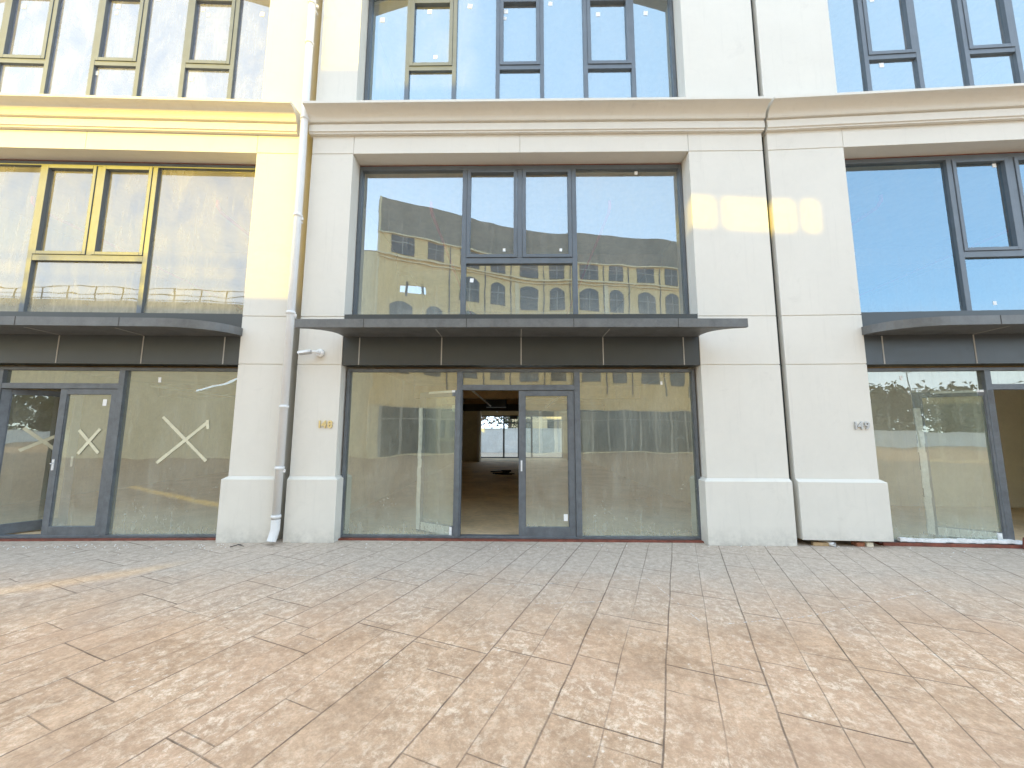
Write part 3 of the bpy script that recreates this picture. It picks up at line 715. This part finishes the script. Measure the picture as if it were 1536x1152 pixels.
seg(st, 0, LT, 13.02, 13.12, .3, .16); seg(st, 0, LT, 12.80, 12.86, .3, .12); seg(st, 0, LT, 8.0, 8.08, .3, .14); seg(st, 0, LT, 14.50, 14.60, .3, .14)
# windows: 4 m modules, arched heads on the upper rows
def owin(k0, k1, z0, z1, arch=0.):
    if k0 < HK1+.2 and k1 > HK0-.2 and z0 < HZ1+.2 and z1 > HZ0-.2: return
    a = Vector((*along(k0), 0)); b = Vector((*along(k1), 0)); d = (b-a).normalized(); n = Vector((-d.y, d.x, 0)); n = n if n.y > 0 else -n
    N_ = 8; top = [(i/N_, z1-arch*(2*i/N_-1)**2) for i in range(N_+1)]
    pts = [(a+(b-a)*t_, z) for t_, z in [(0, z0), (1, z0)]+list(reversed(top))]
    nn = len(pts); vs = [(p+n*.03).xy[:]+(z,) for p, z in pts]+[(p-n*.05).xy[:]+(z,) for p, z in pts]
    sw = MB(); sw.add(vs, [tuple(range(nn)), tuple(range(nn, 2*nn))]+[(i, (i+1) % nn, nn+(i+1) % nn, nn+i) for i in range(nn)]); sw.build('window', GLD, OB)
def oframe(k0, k1, z0, z1):
    if k0 < HK1+.2 and k1 > HK0-.2 and z0 < HZ1+.2 and z1 > HZ0-.2: return
    q = MB(); kc = (k0+k1)/2
    seg(q, kc-.03, kc+.03, z0, z1, .08, .06); seg(q, k0, k1, z0+(z1-z0)*.62, z0+(z1-z0)*.62+.06, .08, .06); q.build('window_frame', SEAL, OB)
k = .9; i = 0
while k < LT-2.2:
    wd = 1.15 if i % 2 else 1.45
    owin(k, k+wd, 13.25, 14.45); oframe(k, k+wd, 13.25, 14.45)
    owin(k, k+wd, 10.75, 12.5, .3); oframe(k, k+wd, 10.75, 12.2)
    owin(k, k+wd, 8.4, 10.0, .3); owin(k, k+wd, 5.2, 7.4, .3)
    clear = lambda a_, b_: b_ < HK0-.15 or a_ > HK1+.15
    if clear(k+wd+.42, k+wd+.48): q = MB(); seg(q, k+wd+.42, k+wd+.48, 4.3, 14.45, .1, .06); q.build('drain_pipe', FRAME, OB)
    if i % 3 == 1 and clear(k-.42, k-.1):
        q = MB(); seg(q, k-.42, k-.1, 8.1, 12.78, .1, .05); q.build('pilaster', WARML, OB)
    k += 2.35; i += 1
rl2 = MB()
k = .6
while k < LT-1.5:
    a = k; b = k+1.25
    if i % 1 == 0:
        A_ = along(a); 
        seg(rl2, a, a+.16, .1, 3.1, .1, .03); seg(rl2, a, a+1.25, 2.35, 2.42, .1, .03)
        aa = Vector((*along(a+.06), 0)); 
        sx = MB(); seg(sx, a+.06, b, .1, 3.1, .05, .012); sx.build('shop_window', GLD, OB)
    k += 1.25
rl2.build('shop_mullion', SEAL, OB); ow.build('wall', WARM, OB); gw.build('base_wall', WARML, OB); pw.build('parapet', GREYB, OB); st.build('string_course', WARML, OB); rl.build('added_opening_bar', FRAME, OB)
m = MB(); wall_seg(m, W2L(-9.1, -17.4), W2L(-9.4, -19.2), 0, HZ, .12); m.build('end_wall', WARML, OB)
# link block, unseen rear block added for shade, and the terrace with its railing
m = empty('link_building', (-11, -18, 0)); tag(m, 'plain cream link block left of the tall building across the square', 'building')
b = MB(); b.box(-2.8, 1.75, -2.5, 0, 0, 13.42); b.build('wall', WARML, m); b = MB(); b.box(-2.8, 1.78, -.3, .03, 13.42, 13.45); b.build('coping', GREYB, m)
b = MB(); b.box(-1.6, -.6, .001, .02, 9.3, 10.9); b.box(-1.6, -.6, .001, .02, 5.6, 7.2); b.build('window', GLD, m)
m = empty('added_shade_block', (-17, -31, 0)); tag(m, 'grey rear block added behind the link to shade the middle bay', 'building')
b = MB(); b.box(-1.85, 1.4, -.5, 0, 0, 19.6); b.build('wall', GREYB, m); b = MB(); b.box(-1.0, .6, .001, .03, 15, 16.6); b.build('window', GLD, m)
TB = empty('terrace_building', (-38, -17.6, 0)); tag(TB, 'low cream terrace building with roof railing across the square', 'building')
b = MB(); X1 = 24.55
# slanting slot added in the wall, cut to throw sun on the paving
xa, xb, sl_ = 20.5, 24.35, .373; za = 5.06-(23.7-xa)*sl_; zb_ = za+(xb-xa)*sl_; hs = .078
b.box(-40, xa, -.1, 0, 0, 9.33); b.box(xb, X1, -.1, 0, 0, 9.33)
b.ext([(xa, 0), (xb, 0), (xb, zb_-hs), (xa, za-hs)], -.1, 0, 'y'); b.ext([(xa, za+hs), (xb, zb_+hs), (xb, 9.33), (xa, 9.33)], -.1, 0, 'y')
b.build('wall', WARML, TB)
b = MB()
for z in (9.45, 9.75, 10.12): b.box(-40, X1, -.12, -.09, z-.02, z+.02)
for i in range(44): b.box(-40+i*1.5, -39.95+i*1.5, -.13, -.08, 9.33, 10.1)
b.build('railing', FRAME, TB)
b = MB()
for i in range(10): b.box(-38+i*5, -35.5+i*5, .002, .03, .6, 3.2)
b.build('window', GLD, TB)
# low white wall, lamp and trees seen mirrored in the right-hand glass
m = MB(); m.box(14, 75, -.2, .2, 0, 1.5); m.box(14, 75, -.26, .26, 1.5, 1.6); o = m.build('boundary_wall', YW); o.location = (0, -46, 0); tag(o, 'low pale boundary wall along the far side of the square', 'wall')
o.hide_render = False
for i in range(12):
    tree((30+i*4.2, -52+random.uniform(-2, 2), 0), random.uniform(6.5, 9), 2.8, 'dark tree behind the far boundary wall', 'row of trees behind the boundary wall', 1500, .42, low=.12)
lm = empty('street_lamp', (40, -42, 0)); tag(lm, 'twin arm street lamp before the boundary wall', 'street lamp')
m = MB(); m.tube([(0, 0, 0), (0, 0, 8.2)], [.09, .05], 10); m.build('pole', FRAME, lm)
for sg in (-1, 1):
    m = MB(); m.tube([(0, 0, 8.1), (sg*.8, 0, 8.45), (sg*1.6, 0, 8.6)], .03, 8); m.box(sg*1.5, sg*2.1, -.1, .1, 8.56, 8.64); m.build('lamp_arm', FRAME, lm)
